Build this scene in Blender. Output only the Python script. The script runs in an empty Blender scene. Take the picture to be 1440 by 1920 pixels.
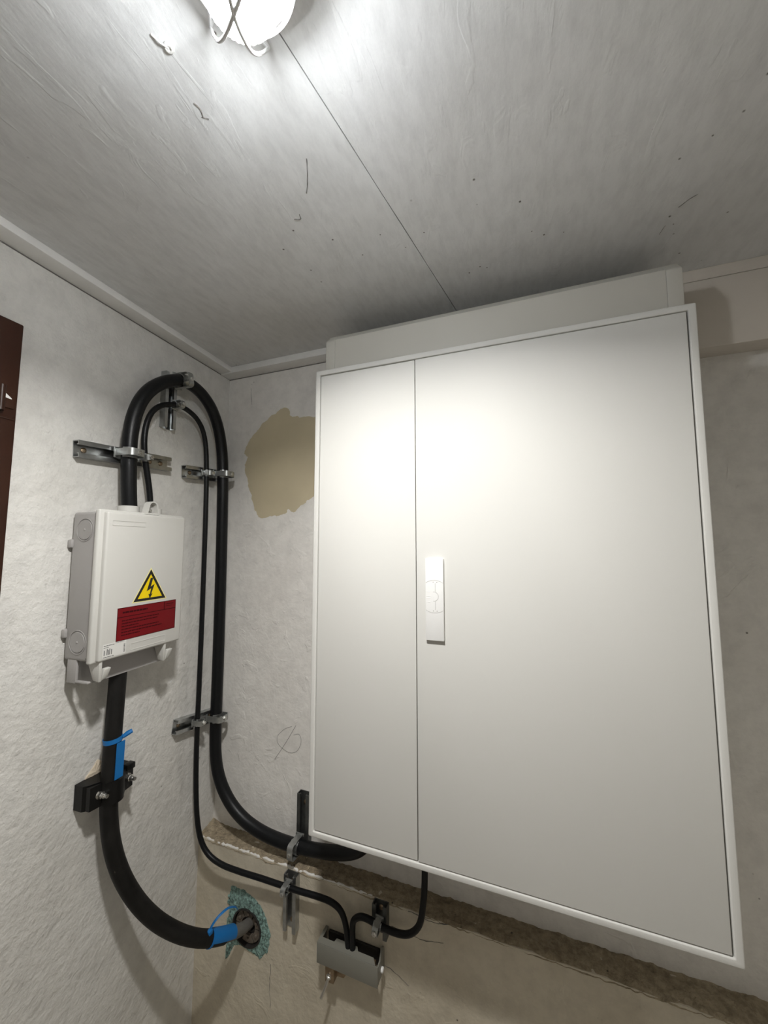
import bpy, bmesh, math, random
from mathutils import Vector, Matrix, Quaternion, noise

random.seed(7)
scene = bpy.context.scene
C = scene.collection

# ------------------------------------------------------------------ camera
cam_data = bpy.data.cameras.new('camera')
cam = bpy.data.objects.new('camera', cam_data)
C.objects.link(cam)
scene.camera = cam
YAW, PITCH, ROLL = math.radians(-20.81), math.radians(5.043), math.radians(0.035)
fwd = Vector((math.sin(YAW)*math.cos(PITCH), math.cos(YAW)*math.cos(PITCH), math.sin(PITCH)))
right = Vector((math.cos(YAW), -math.sin(YAW), 0))
up = right.cross(fwd)
r2 = right*math.cos(ROLL) + up*math.sin(ROLL)
u2 = up*math.cos(ROLL) - right*math.sin(ROLL)
m = Matrix((r2, u2, -fwd)).transposed().to_4x4()
m.translation = Vector((1.0185, -1.0786, 1.55))
cam.matrix_world = m
cam_data.sensor_fit = 'VERTICAL'
cam_data.sensor_height = 36.0
cam_data.lens = 721.0*36.0/1920.0
cam_data.clip_start = 0.02
cam_data.clip_end = 50

# ------------------------------------------------------------------ world, exposure
world = bpy.data.worlds.new('world')
scene.world = world
world.use_nodes = True
world.node_tree.nodes['Background'].inputs[0].default_value = (0.02, 0.02, 0.02, 1)
world.node_tree.nodes['Background'].inputs[1].default_value = 1.0
vs = scene.view_settings
vs.view_transform = 'Standard'
vs.look = 'None'
vs.gamma = 1.0
vs.use_curve_mapping = False
vs.exposure = 0.0
LAMP_POWER = 24.3
BULB_GLOW = 235.0
LAMP_COLOR = (1.0, 0.985, 0.955)

# ------------------------------------------------------------------ mesh helpers
class MB:
    """collects shapes into one bmesh; build() links it as one mesh object"""
    def __init__(self):
        self.bm = bmesh.new()

    def _bevel(self, verts, r, seg=2):
        vs_ = set(verts)
        es = [e for e in self.bm.edges if e.verts[0] in vs_ and e.verts[1] in vs_]
        bmesh.ops.bevel(self.bm, geom=es, offset=r, segments=seg, profile=0.5, affect='EDGES')

    def box(self, lo, hi, bev=0.0, seg=2, mat=None):
        lo, hi = Vector(lo), Vector(hi)
        r = bmesh.ops.create_cube(self.bm, size=1.0)
        c, s = (lo+hi)/2, hi-lo
        for v in r['verts']:
            v.co = Vector((v.co.x*s.x, v.co.y*s.y, v.co.z*s.z)) + c
            if mat is not None:
                v.co = mat @ v.co
        if bev:
            self._bevel(r['verts'], bev, seg)
        return self

    def hexa(self, pts, bev=0.0, seg=2):
        """8 points: bottom loop of 4 then top loop of 4"""
        vsx = [self.bm.verts.new(p) for p in pts]
        F = [(3, 2, 1, 0), (4, 5, 6, 7), (0, 1, 5, 4), (1, 2, 6, 5), (2, 3, 7, 6), (3, 0, 4, 7)]
        fs = [self.bm.faces.new([vsx[i] for i in f]) for f in F]
        bmesh.ops.recalc_face_normals(self.bm, faces=fs)
        if bev:
            self._bevel(vsx, bev, seg)
        return self

    def prism(self, poly, d0, d1, axis='y', bev=0.0, seg=2):
        """poly of 2D points extruded along axis; the two coordinates are the other axes in x,y,z order"""
        def P(a, b, d):
            return {'x': (d, a, b), 'y': (a, d, b), 'z': (a, b, d)}[axis]
        v0 = [self.bm.verts.new(P(a, b, d0)) for a, b in poly]
        v1 = [self.bm.verts.new(P(a, b, d1)) for a, b in poly]
        n = len(poly)
        fs = [self.bm.faces.new(v0), self.bm.faces.new(v1[::-1])]
        for i in range(n):
            j = (i+1) % n
            fs.append(self.bm.faces.new((v0[i], v1[i], v1[j], v0[j])))
        bmesh.ops.recalc_face_normals(self.bm, faces=fs)
        if bev:
            self._bevel(v0+v1, bev, seg)
        return self

    def ring(self, outer, inner, d0, d1, axis='y', bev=0.0, seg=2):
        """frame: two loops of equal length, extruded"""
        def P(a, b, d):
            return {'x': (d, a, b), 'y': (a, d, b), 'z': (a, b, d)}[axis]
        n = len(outer)
        A = [[self.bm.verts.new(P(a, b, d)) for a, b in loop] for loop in (outer, inner) for d in (d0, d1)]
        o0, o1, i0, i1 = A
        fs = []
        for k in range(n):
            j = (k+1) % n
            fs.append(self.bm.faces.new((o0[k], o0[j], o1[j], o1[k])))
            fs.append(self.bm.faces.new((i0[k], i1[k], i1[j], i0[j])))
            fs.append(self.bm.faces.new((o0[k], i0[k], i0[j], o0[j])))
            fs.append(self.bm.faces.new((o1[k], o1[j], i1[j], i1[k])))
        bmesh.ops.recalc_face_normals(self.bm, faces=fs)
        if bev:
            self._bevel(o0+o1+i0+i1, bev, seg)
        return self

    def tube(self, pts, r, seg=12, closed=False, caps=True, flat=1.0, up=None):
        """swept circle (radius may be a list); flat squashes it across the second axis"""
        pts = [Vector(p) for p in pts]
        n = len(pts)
        rr = r if isinstance(r, (list, tuple)) else [r]*n
        T = []
        for i in range(n):
            if closed:
                t = pts[(i+1) % n] - pts[(i-1) % n]
            else:
                t = pts[min(i+1, n-1)] - pts[max(i-1, 0)]
            T.append(t.normalized())
        nrm = Vector(up) if up else (Vector((0, 0, 1)) if abs(T[0].z) < 0.9 else Vector((1, 0, 0)))
        nrm = (nrm - T[0]*nrm.dot(T[0])).normalized()
        rings = []
        for i in range(n):
            if i:
                q = T[i-1].rotation_difference(T[i])
                nrm = (q @ nrm)
                nrm = (nrm - T[i]*nrm.dot(T[i])).normalized()
            b = T[i].cross(nrm)
            rings.append([self.bm.verts.new(pts[i] + (nrm*math.cos(a) + b*math.sin(a)*flat)*rr[i])
                          for a in [2*math.pi*k/seg for k in range(seg)]])
        fs = []
        m_ = n if closed else n-1
        for i in range(m_):
            a, b = rings[i], rings[(i+1) % n]
            for k in range(seg):
                j = (k+1) % seg
                fs.append(self.bm.faces.new((a[k], a[j], b[j], b[k])))
        if caps and not closed:
            fs.append(self.bm.faces.new(rings[0][::-1]))
            fs.append(self.bm.faces.new(rings[-1]))
        bmesh.ops.recalc_face_normals(self.bm, faces=fs)
        return self

    def cyl(self, p0, p1, r, seg=20, r1=None):
        p0, p1 = Vector(p0), Vector(p1)
        return self.tube([p0, p1], [r, r if r1 is None else r1], seg)

    def sweep(self, prof, pts, frames):
        """sweep a 2D profile along pts with given (n,b) frames, closed ends"""
        rings = []
        for p, (nn, bb) in zip(pts, frames):
            rings.append([self.bm.verts.new(Vector(p)+nn*a+bb*c) for a, c in prof])
        fs = []
        k = len(prof)
        for a, b in zip(rings, rings[1:]):
            for i in range(k):
                j = (i+1) % k
                fs.append(self.bm.faces.new((a[i], a[j], b[j], b[i])))
        fs.append(self.bm.faces.new(rings[0][::-1]))
        fs.append(self.bm.faces.new(rings[-1]))
        bmesh.ops.recalc_face_normals(self.bm, faces=fs)
        return self

    def lathe(self, prof, origin, axis, seg=24, squash=None):
        """prof: (radius, height) along axis"""
        o, ax = Vector(origin), Vector(axis).normalized()
        a = ax.orthogonal().normalized()
        b = ax.cross(a)
        rings = []
        for r, h in prof:
            rings.append([self.bm.verts.new(o+ax*h+(a*math.cos(t)+b*math.sin(t))*max(r, 1e-5))
                          for t in [2*math.pi*k/seg for k in range(seg)]])
        fs = []
        for A, B in zip(rings, rings[1:]):
            for k in range(seg):
                j = (k+1) % seg
                fs.append(self.bm.faces.new((A[k], A[j], B[j], B[k])))
        fs.append(self.bm.faces.new(rings[0][::-1]))
        fs.append(self.bm.faces.new(rings[-1]))
        bmesh.ops.recalc_face_normals(self.bm, faces=fs)
        return self

    def mesh(self, name, material, sharp=35):
        me = bpy.data.meshes.new(name)
        self.bm.to_mesh(me)
        self.bm.free()
        for p in me.polygons:
            p.use_smooth = True
        me.set_sharp_from_angle(angle=math.radians(sharp))
        me.materials.append(material)
        return me

    def build(self, name, material, parent=None, sharp=35):
        return link(name, self.mesh(name, material, sharp), parent)


def link(name, me, parent=None):
    o = bpy.data.objects.new(name, me)
    C.objects.link(o)
    if parent is not None:
        o.parent = parent
    return o


def tag(o, label, cat, group=None):
    o['label'] = label
    o['category'] = cat
    if group:
        o['group'] = group
    return o


def struct(o, label=None):
    o['kind'] = 'structure'
    if label:
        o['label'] = label
    return o


def empty(name, loc=(0, 0, 0), rz=0.0, mat=None):
    o = bpy.data.objects.new(name, None)
    o.empty_display_size = 0.02
    C.objects.link(o)
    if mat is not None:
        o.matrix_world = mat
    else:
        o.location = loc
        o.rotation_euler = (0, 0, rz)
    return o


def spline(pts, sub=6):
    """Catmull-Rom through the points (or tuples of any length)"""
    P = [Vector(p) for p in pts]
    out = []
    for i in range(len(P)-1):
        p0 = P[i-1] if i else P[0]*2-P[1]
        p1, p2 = P[i], P[i+1]
        p3 = P[i+2] if i+2 < len(P) else P[-1]*2-P[-2]
        for k in range(sub):
            t = k/sub
            out.append(0.5*((2*p1)+(p2-p0)*t+(2*p0-5*p1+4*p2-p3)*t*t+(3*p1-p0-3*p2+p3)*t**3))
    out.append(P[-1])
    return out


def smooth_path(pts, it=2):
    P = [Vector(p) for p in pts]
    for _ in range(it):
        Q = P[:]
        for i in range(1, len(P)-1):
            Q[i] = P[i]*0.5+(P[i-1]+P[i+1])*0.25
        P = Q
    return P


# the left wall leans 3.5 degrees out of square: u runs along it towards the viewer, n into the room
LU = Vector((0.0618, -0.9981, 0.0))
LN = Vector((0.9981, 0.0618, 0.0))
LROT = math.atan2(0.9981, -0.0618)          # local x towards the corner, local -y into the room


def LW(u, n, z):
    return LU*u + LN*n + Vector((0, 0, z))


# ------------------------------------------------------------------ materials
def new_mat(name):
    mt = bpy.data.materials.new(name)
    mt.use_nodes = True
    nt = mt.node_tree
    b = nt.nodes['Principled BSDF']
    return mt, nt, b


def simple(name, col, rough=0.5, metal=0.0, bump=0.0, bscale=200.0, var=0.0, vscale=20.0, spec=None):
    mt, nt, b = new_mat(name)
    N, Lk = nt.nodes, nt.links
    b.inputs['Base Color'].default_value = (*col, 1)
    b.inputs['Roughness'].default_value = rough
    b.inputs['Metallic'].default_value = metal
    if spec is not None:
        b.inputs['Specular IOR Level'].default_value = spec
    if bump or var:
        tc = N.new('ShaderNodeTexCoord')
    if bump:
        nz = N.new('ShaderNodeTexNoise')
        nz.inputs['Scale'].default_value = bscale
        nz.inputs['Detail'].default_value = 4
        Lk.new(tc.outputs['Object'], nz.inputs['Vector'])
        bp = N.new('ShaderNodeBump')
        bp.inputs['Strength'].default_value = bump
        bp.inputs['Distance'].default_value = 0.002
        Lk.new(nz.outputs['Fac'], bp.inputs['Height'])
        Lk.new(bp.outputs['Normal'], b.inputs['Normal'])
    if var:
        n2 = N.new('ShaderNodeTexNoise')
        n2.inputs['Scale'].default_value = vscale
        n2.inputs['Detail'].default_value = 5
        Lk.new(tc.outputs['Object'], n2.inputs['Vector'])
        rp = N.new('ShaderNodeValToRGB')
        rp.color_ramp.elements[0].position = 0.3
        rp.color_ramp.elements[1].position = 0.7
        rp.color_ramp.elements[0].color = (*[c*(1-var) for c in col], 1)
        rp.color_ramp.elements[1].color = (*[min(1, c*(1+var)) for c in col], 1)
        Lk.new(n2.outputs['Fac'], rp.inputs['Fac'])
        Lk.new(rp.outputs['Color'], b.inputs['Base Color'])
    return mt


def plaster(name, col, stain, stretch=(1, 1, 1), fine=0.5, coarse=0.5, speck=0.62, rough=0.75, sub=(60, 9), dist=0.0025, trowel=0.0, mott=0.86, mscale=23):
    """painted plaster: mottled paint, small dark specks, fine and coarse relief"""
    mt, nt, b = new_mat(name)
    N, Lk = nt.nodes, nt.links
    b.inputs['Roughness'].default_value = rough
    tc = N.new('ShaderNodeTexCoord')
    mp = N.new('ShaderNodeMapping')
    mp.inputs['Scale'].default_value = stretch
    Lk.new(tc.outputs['Object'], mp.inputs['Vector'])

    def nz(scale, detail, src, rgh=0.55, dstn=0.0):
        n = N.new('ShaderNodeTexNoise')
        n.inputs['Scale'].default_value = scale
        n.inputs['Detail'].default_value = detail
        n.inputs['Roughness'].default_value = rgh
        n.inputs['Distortion'].default_value = dstn
        Lk.new(src, n.inputs['Vector'])
        return n.outputs['Fac']

    def ramp(src, a, c0, bpos, c1):
        r = N.new('ShaderNodeValToRGB')
        r.color_ramp.elements[0].position = a
        r.color_ramp.elements[1].position = bpos
        r.color_ramp.elements[0].color = (*c0, 1)
        r.color_ramp.elements[1].color = (*c1, 1)
        Lk.new(src, r.inputs['Fac'])
        return r.outputs['Color']

    obj = tc.outputs['Object']
    big = ramp(nz(3.2, 6, obj, 0.62), 0.32, stain, 0.60, col)
    mid = ramp(nz(mscale, 6, mp.outputs['Vector'], 0.7), 0.30, (mott, mott, mott), 0.58, (1, 1, 1))
    mul = N.new('ShaderNodeMixRGB')
    mul.blend_type = 'MULTIPLY'
    mul.inputs[0].default_value = 1.0
    Lk.new(big, mul.inputs[1])
    Lk.new(mid, mul.inputs[2])
    # small dark specks, clustered
    vo = N.new('ShaderNodeTexVoronoi')
    vo.inputs['Scale'].default_value = 26
    Lk.new(obj, vo.inputs['Vector'])
    spk = ramp(vo.outputs['Distance'], 0.03, (1, 1, 1), 0.075, (0, 0, 0))
    msk = ramp(nz(4.0, 2, obj), speck, (0, 0, 0), speck+0.04, (1, 1, 1))
    mm = N.new('ShaderNodeMixRGB')
    mm.blend_type = 'MULTIPLY'
    mm.inputs[0].default_value = 1.0
    Lk.new(spk, mm.inputs[1])
    Lk.new(msk, mm.inputs[2])
    mix = N.new('ShaderNodeMixRGB')
    Lk.new(mm.outputs[0], mix.inputs[0])
    Lk.new(mul.outputs[0], mix.inputs[1])
    mix.inputs[2].default_value = (0.10, 0.085, 0.07, 1)
    Lk.new(mix.outputs[0], b.inputs['Base Color'])
    # relief
    h1 = nz(sub[0], 5, mp.outputs['Vector'], 0.6)
    h2 = nz(sub[1], 4, mp.outputs['Vector'], 0.5, 0.6)
    a1 = N.new('ShaderNodeMath'); a1.operation = 'MULTIPLY'; a1.inputs[1].default_value = fine
    Lk.new(h1, a1.inputs[0])
    a2 = N.new('ShaderNodeMath'); a2.operation = 'MULTIPLY_ADD'; a2.inputs[1].default_value = coarse*4
    Lk.new(h2, a2.inputs[0]); Lk.new(a1.outputs[0], a2.inputs[2])
    top = a2.outputs[0]
    if trowel:
        h3 = nz(14, 3, mp.outputs['Vector'], 0.5, 1.2)
        r3 = ramp(h3, 0.60, (0, 0, 0), 0.66, (1, 1, 1))
        a3 = N.new('ShaderNodeMath'); a3.operation = 'MULTIPLY_ADD'; a3.inputs[1].default_value = trowel
        Lk.new(r3, a3.inputs[0]); Lk.new(top, a3.inputs[2])
        top = a3.outputs[0]
    bp = N.new('ShaderNodeBump')
    bp.inputs['Strength'].default_value = 1.0
    bp.inputs['Distance'].default_value = dist
    Lk.new(top, bp.inputs['Height'])
    Lk.new(bp.outputs['Normal'], b.inputs['Normal'])
    return mt


M = {}
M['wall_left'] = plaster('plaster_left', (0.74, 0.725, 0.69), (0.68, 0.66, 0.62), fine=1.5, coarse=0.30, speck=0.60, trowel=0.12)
M['wall_back'] = plaster('plaster_back', (0.83, 0.805, 0.765), (0.76, 0.73, 0.69), fine=0.5, coarse=0.35, speck=0.60, trowel=0.25)
M['wall_low'] = plaster('plaster_low', (0.66, 0.60, 0.485), (0.55, 0.49, 0.385), fine=0.7, coarse=0.5, speck=0.56, trowel=0.2)
M['wall_plain'] = plaster('plaster_plain', (0.78, 0.76, 0.71), (0.72, 0.70, 0.65))
M['ceiling'] = plaster('ceiling_paint', (0.75, 0.755, 0.755), (0.69, 0.69, 0.68), stretch=(2.4, 0.8, 1), fine=0.17, coarse=0.05, speck=0.56, rough=0.5, trowel=0.09)
M['floor'] = plaster('concrete_floor', (0.38, 0.345, 0.29), (0.31, 0.28, 0.235))
M['mortar'] = plaster('raw_mortar', (0.48, 0.40, 0.28), (0.25, 0.19, 0.12), fine=3.0, coarse=0.8, sub=(120, 40), speck=0.5, rough=0.9, mott=0.5, mscale=55)
M['trim'] = simple('trim_paint', (0.83, 0.82, 0.80), 0.5, bump=0.15, bscale=60, var=0.05, vscale=14)
M['plank'] = simple('plank_paint', (0.62, 0.57, 0.505), 0.55, bump=0.12, bscale=40, var=0.05, vscale=9)
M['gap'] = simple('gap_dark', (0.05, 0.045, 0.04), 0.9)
M['cabinet'] = simple('cabinet_powder_coat', (0.68, 0.672, 0.64), 0.45, spec=0.05)
M['cab_in'] = simple('cabinet_inside', (0.30, 0.30, 0.29), 0.6)
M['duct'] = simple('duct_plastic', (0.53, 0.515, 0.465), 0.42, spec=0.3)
M['handle'] = simple('handle_plastic', (0.84, 0.835, 0.82), 0.42)
M['groove'] = simple('groove_shade', (0.45, 0.44, 0.42), 0.6)
M['box'] = simple('service_box_plastic', (0.64, 0.63, 0.595), 0.42, bump=0.04, bscale=600)
M['box_body'] = simple('service_box_body_plastic', (0.37, 0.355, 0.345), 0.45, bump=0.04, bscale=600)
M['zinc'] = simple('galvanised_steel', (0.44, 0.45, 0.45), 0.30, 0.95, bump=0.1, bscale=120, var=0.15, vscale=60)
M['zinc2'] = simple('clamp_zinc', (0.42, 0.43, 0.42), 0.40, 0.85, bump=0.1, bscale=150, var=0.12, vscale=70)
M['zinc_shaded'] = simple('shaded_rail_zinc', (0.13, 0.135, 0.13), 0.45, 0.8, var=0.2, vscale=60)  # rail zinc with shade and dark reflections put into its colour
M['screw'] = simple('screw_steel', (0.62, 0.61, 0.58), 0.28, 0.95)
M['brass'] = simple('old_brass', (0.33, 0.25, 0.17), 0.42, 0.85, var=0.2, vscale=90)
M['cable'] = simple('cable_sheath', (0.0045, 0.005, 0.006), 0.40, bump=0.05, bscale=300, spec=0.28)
M['cable_old'] = simple('cable_sheath_dusty', (0.0085, 0.008, 0.0075), 0.52, bump=0.1, bscale=200, var=0.4, vscale=25, spec=0.25)
M['cable_grey'] = simple('cable_core_dusty', (0.16, 0.15, 0.135), 0.7, bump=0.1, bscale=200, var=0.2, vscale=40)
M['clampblack'] = simple('black_clamp_plastic', (0.004, 0.004, 0.004), 0.42, bump=0.08, bscale=250, spec=0.28)
M['blue'] = simple('blue_tag_plastic', (0.005, 0.145, 0.42), 0.45)
M['yellow'] = simple('sign_yellow', (0.90, 0.66, 0.0), 0.45)
M['paleyellow'] = simple('sign_border', (0.88, 0.80, 0.36), 0.5)
M['black'] = simple('print_black', (0.012, 0.012, 0.012), 0.5)
M['red'] = simple('label_red', (0.165, 0.003, 0.006), 0.42, spec=0.3)
M['darkred'] = simple('label_print_dark', (0.035, 0.001, 0.003), 0.6, spec=0.2)
M['paper'] = simple('label_paper', (0.74, 0.73, 0.70), 0.5)
M['print'] = simple('label_print_grey', (0.10, 0.10, 0.10), 0.6)
M['teal'] = simple('teal_filler', (0.20, 0.315, 0.285), 0.85, bump=1.0, bscale=220, var=0.75, vscale=170)
M['buff'] = simple('buff_filler', (0.57, 0.495, 0.335), 0.65, bump=0.2, bscale=30, var=0.06, vscale=8)
M['beige'] = simple('beige_filler', (0.62, 0.53, 0.41), 0.85, bump=0.6, bscale=120, var=0.12, vscale=40)
M['sleeve'] = simple('seal_rubber', (0.022, 0.019, 0.017), 0.7)
M['sealplate'] = simple('seal_plate_dusty', (0.15, 0.125, 0.10), 0.6, 0.2, var=0.25, vscale=60)
M['barcover'] = simple('terminal_cover_plastic', (0.21, 0.205, 0.175), 0.45)
M['brown'] = simple('brown_paint', (0.030, 0.011, 0.006), 0.38, bump=0.15, bscale=50, var=0.2, vscale=8, spec=0.3)
M['pencil'] = simple('pencil_grey', (0.20, 0.19, 0.18), 0.8)
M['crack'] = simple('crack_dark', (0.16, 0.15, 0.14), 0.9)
M['white'] = simple('white_paint', (0.80, 0.79, 0.76), 0.5)
M['cage'] = simple('cage_paint_white', (0.80, 0.80, 0.80), 0.4)


def lamp_glass():
    mt, nt, b = new_mat('lamp_glass')
    N, Lk = nt.nodes, nt.links
    out = N['Material Output']
    tr = N.new('ShaderNodeBsdfTransparent')
    tr.inputs[0].default_value = (0.97, 0.97, 0.97, 1)
    gl = N.new('ShaderNodeBsdfGlossy')
    gl.inputs['Roughness'].default_value = 0.08
    tl = N.new('ShaderNodeBsdfTranslucent')
    tl.inputs[0].default_value = (0.95, 0.95, 0.95, 1)
    m1 = N.new('ShaderNodeMixShader'); m1.inputs[0].default_value = 0.16
    Lk.new(tr.outputs[0], m1.inputs[1]); Lk.new(tl.outputs[0], m1.inputs[2])
    m2 = N.new('ShaderNodeMixShader'); m2.inputs[0].default_value = 0.06
    Lk.new(m1.outputs[0], m2.inputs[1]); Lk.new(gl.outputs[0], m2.inputs[2])
    Lk.new(m2.outputs[0], out.inputs['Surface'])
    return mt


def emission(name, col, strength):
    mt, nt, b = new_mat(name)
    b.inputs['Base Color'].default_value = (0.9, 0.9, 0.9, 1)
    b.inputs['Emission Color'].default_value = (*col, 1)
    b.inputs['Emission Strength'].default_value = strength
    return mt


M['glass'] = lamp_glass()
M['bulb'] = emission('bulb_glow', (0.93, 0.97, 1.0), BULB_GLOW)

# ------------------------------------------------------------------ room shell
CEIL = 2.18
LEDGE_Z = 0.634
LEDGE_Y = -0.0645
XR, YF = 1.80, -2.0
HOLE = (0.203, 0.4295)
HR = 0.050

struct(MB().box((-0.3, YF-0.2, -0.1), (XR+0.2, 0.2, 0.0)).build('floor', M['floor']), 'grey concrete floor below the frame')

# left wall (slightly out of square)
mb = MB()
mb.hexa([LW(-0.15, -0.15, 0), LW(2.15, -0.15, 0), LW(2.15, 0, 0), LW(-0.15, 0, 0),
         LW(-0.15, -0.15, 2.3), LW(2.15, -0.15, 2.3), LW(2.15, 0, 2.3), LW(-0.15, 0, 2.3)])
wall_left = struct(mb.build('wall_left', M['wall_left']), 'rough white painted plaster wall carrying the small grey box')
# back wall above the ledge
wall_back = struct(MB().box((-0.05, 0.0, LEDGE_Z-0.05), (XR+0.1, 0.15, 2.3)).build('wall_back', M['wall_back']),
                   'white plastered back wall behind the cabinet')
struct(MB().box((XR, YF-0.1, 0), (XR+0.12, 0.1, 2.3)).build('wall_right', M['wall_plain']), 'white plastered wall')
struct(MB().box((-0.05, YF-0.12, 0), (XR+0.1, YF, 2.3)).build('wall_front', M['wall_plain']), 'white plastered wall behind the viewer')

# thicker lower wall: front face with a round opening, ledge on top
bm = bmesh.new()
def fill_with_hole(bm, outer, centre, r, y, seg=40, inner=None):
    vo = [bm.verts.new((x, y, z)) for x, z in outer]
    if inner is None:
        inner = [(centre[0]+r*math.cos(2*math.pi*k/seg), centre[1]+r*math.sin(2*math.pi*k/seg)) for k in range(seg)]
    vi = [bm.verts.new((x, y, z)) for x, z in inner]
    es = [bm.edges.new((vo[k], vo[(k+1) % len(vo)])) for k in range(len(vo))]
    es += [bm.edges.new((vi[k], vi[(k+1) % len(vi)])) for k in range(len(vi))]
    bmesh.ops.triangle_fill(bm, use_beauty=True, use_dissolve=False, edges=es)
    return vo, vi
nx = 60
top = [(-0.05+(XR+0.1)*k/nx, LEDGE_Z-0.004+0.004*noise.noise(Vector((k*0.6, 2.2, 0)))) for k in range(nx+1)]
vo, vi = fill_with_hole(bm, [(-0.05, 0.0)]+top+[(XR+0.05, 0.0)], HOLE, HR, LEDGE_Y)
vb = [bm.verts.new((v.co.x, 0.08, v.co.z)) for v in vi]
for k in range(len(vi)):
    j = (k+1) % len(vi)
    bm.faces.new((vi[k], vi[j], vb[j], vb[k]))
bm.faces.new(vb)
# back and sides so the lower wall is a solid
vbk = [bm.verts.new((v.co.x, 0.10, v.co.z)) for v in vo]
for k in range(len(vo)):
    j = (k+1) % len(vo)
    bm.faces.new((vo[k], vo[j], vbk[j], vbk[k]))
bmesh.ops.recalc_face_normals(bm, faces=bm.faces[:])
mb = MB(); mb.bm.free(); mb.bm = bm
wall_lower = struct(mb.build('wall_lower', M['wall_low'], sharp=20), 'thicker lower part of the back wall below the ledge')

# ledge top: raw mortar, uneven
mb = MB()
nxl, nyl = 420, 14
grid = []
for i in range(nxl+1):
    row = []
    for j in range(nyl+1):
        x = -0.02+(XR+0.02)*i/nxl
        edge = 0.004*noise.noise(Vector((x*14, 0.3, 5)))
        y = (LEDGE_Y-0.001+edge*0.6)*(1-j/nyl)+0.004*(j/nyl)
        z = LEDGE_Z+0.0040*noise.noise(Vector((x*28, y*60, 1)))+0.0035*noise.noise(Vector((x*90, y*120, 2)))
        if j == 0:
            z -= 0.008
        if j == nyl:
            z += 0.004+0.004*noise.noise(Vector((x*20, 9, 2)))
        # a hump of mortar in the corner
        z += 0.012*math.exp(-((x-0.0)/0.03)**2)*(j/nyl)
        row.append(mb.bm.verts.new((x, y, z)))
    grid.append(row)
for i in range(nxl):
    for j in range(nyl):
        mb.bm.faces.new((grid[i][j], grid[i+1][j], grid[i+1][j+1], grid[i][j+1]))
o = mb.build('ledge', M['mortar'], wall_lower, sharp=80)
o['label'] = 'raw brown mortar on top of the wall ledge'

# ragged plaster edge along the ledge front
ex = [(0.0+0.60*k/90, LEDGE_Y+0.004+0.003*noise.noise(Vector((k*0.35, 4, 1))), LEDGE_Z-0.004+0.003*noise.noise(Vector((k*0.4, 1, 8)))) for k in range(91)]
er = [0.0030+0.0032*abs(noise.noise(Vector((k*0.5, 7, 3)))) for k in range(91)]
MB().tube(ex, er, 7).build('plaster_edge', M['wall_back'], wall_lower, 60)
# ceiling slab and two boards with an open joint
ceiling = struct(MB().box((-0.2, YF-0.1, CEIL+0.006), (XR+0.1, 0.1, CEIL+0.12)).build('ceiling', M['gap']), 'painted ceiling of two boards')
def seam_x(y):
    return 0.7513+(y+0.7122)*(0.8476-0.7513)/(-0.1164+0.7122)
def wob(y, k):
    return 0.0006*noise.noise(Vector((y*9, k, 0)))
N_ = 60
def board(name, side):
    mb = MB()
    ys = [YF-0.05+(0.09-YF)*k/N_ for k in range(N_+1)]
    if side < 0:
        edge = [(seam_x(y)-0.0009+wob(y, 1)-0.0005*max(0, noise.noise(Vector((y*3, 4, 1)))), y) for y in ys]
        poly = [(-0.18, ys[-1]), (-0.18, ys[0])]+edge
    else:
        edge = [(seam_x(y)+0.0007+wob(y, 3), y) for y in ys]
        poly = [(XR+0.08, ys[0]), (XR+0.08, ys[-1])]+edge[::-1]
    mb.prism(poly, CEIL, CEIL+0.006, 'z')
    return mb.build(name, M['ceiling'], ceiling)
board('ceiling_board', -1)
board('ceiling_board', 1)

# ceiling trims (square battens in the angle)
mb = MB().hexa([LW(-0.02, 0, 2.160), LW(2.1, 0, 2.160), LW(2.1, 0.046, 2.162), LW(-0.02, 0.046, 2.162),
                LW(-0.02, 0, CEIL), LW(2.1, 0, CEIL), LW(2.1, 0.046, CEIL), LW(-0.02, 0.046, CEIL)], bev=0.0015)
struct(mb.build('trim_1', M['trim']), 'white batten along the left wall under the ceiling')
struct(MB().box((0.0, -0.047, 2.158), (1.30, 0.0, CEIL), bev=0.0015).build('trim_2', M['trim']), 'white batten along the back wall left of the duct cover')
struct(MB().box((1.302, -0.053, 2.152), (XR, 0.0, CEIL), bev=0.0015).build('trim_3', M['plank']), 'white batten above the painted plank right of the duct cover')
struct(MB().box((1.25, -0.057, 1.990), (XR, 0.0, 2.1495), bev=0.002).build('trim_4', M['plank']), 'painted plank under the batten right of the duct cover')

# open joints under the battens
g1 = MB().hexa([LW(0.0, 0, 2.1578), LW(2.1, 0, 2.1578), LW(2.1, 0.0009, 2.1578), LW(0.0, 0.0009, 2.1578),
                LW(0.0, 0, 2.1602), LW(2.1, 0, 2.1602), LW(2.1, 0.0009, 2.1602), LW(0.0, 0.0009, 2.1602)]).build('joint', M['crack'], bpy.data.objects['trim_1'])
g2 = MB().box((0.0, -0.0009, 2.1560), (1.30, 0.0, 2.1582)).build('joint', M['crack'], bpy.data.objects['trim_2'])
g3 = MB().box((1.302, -0.0500, 2.1490), (XR, -0.001, 2.1525)).build('joint', M['gap'], bpy.data.objects['trim_3'])

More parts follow.
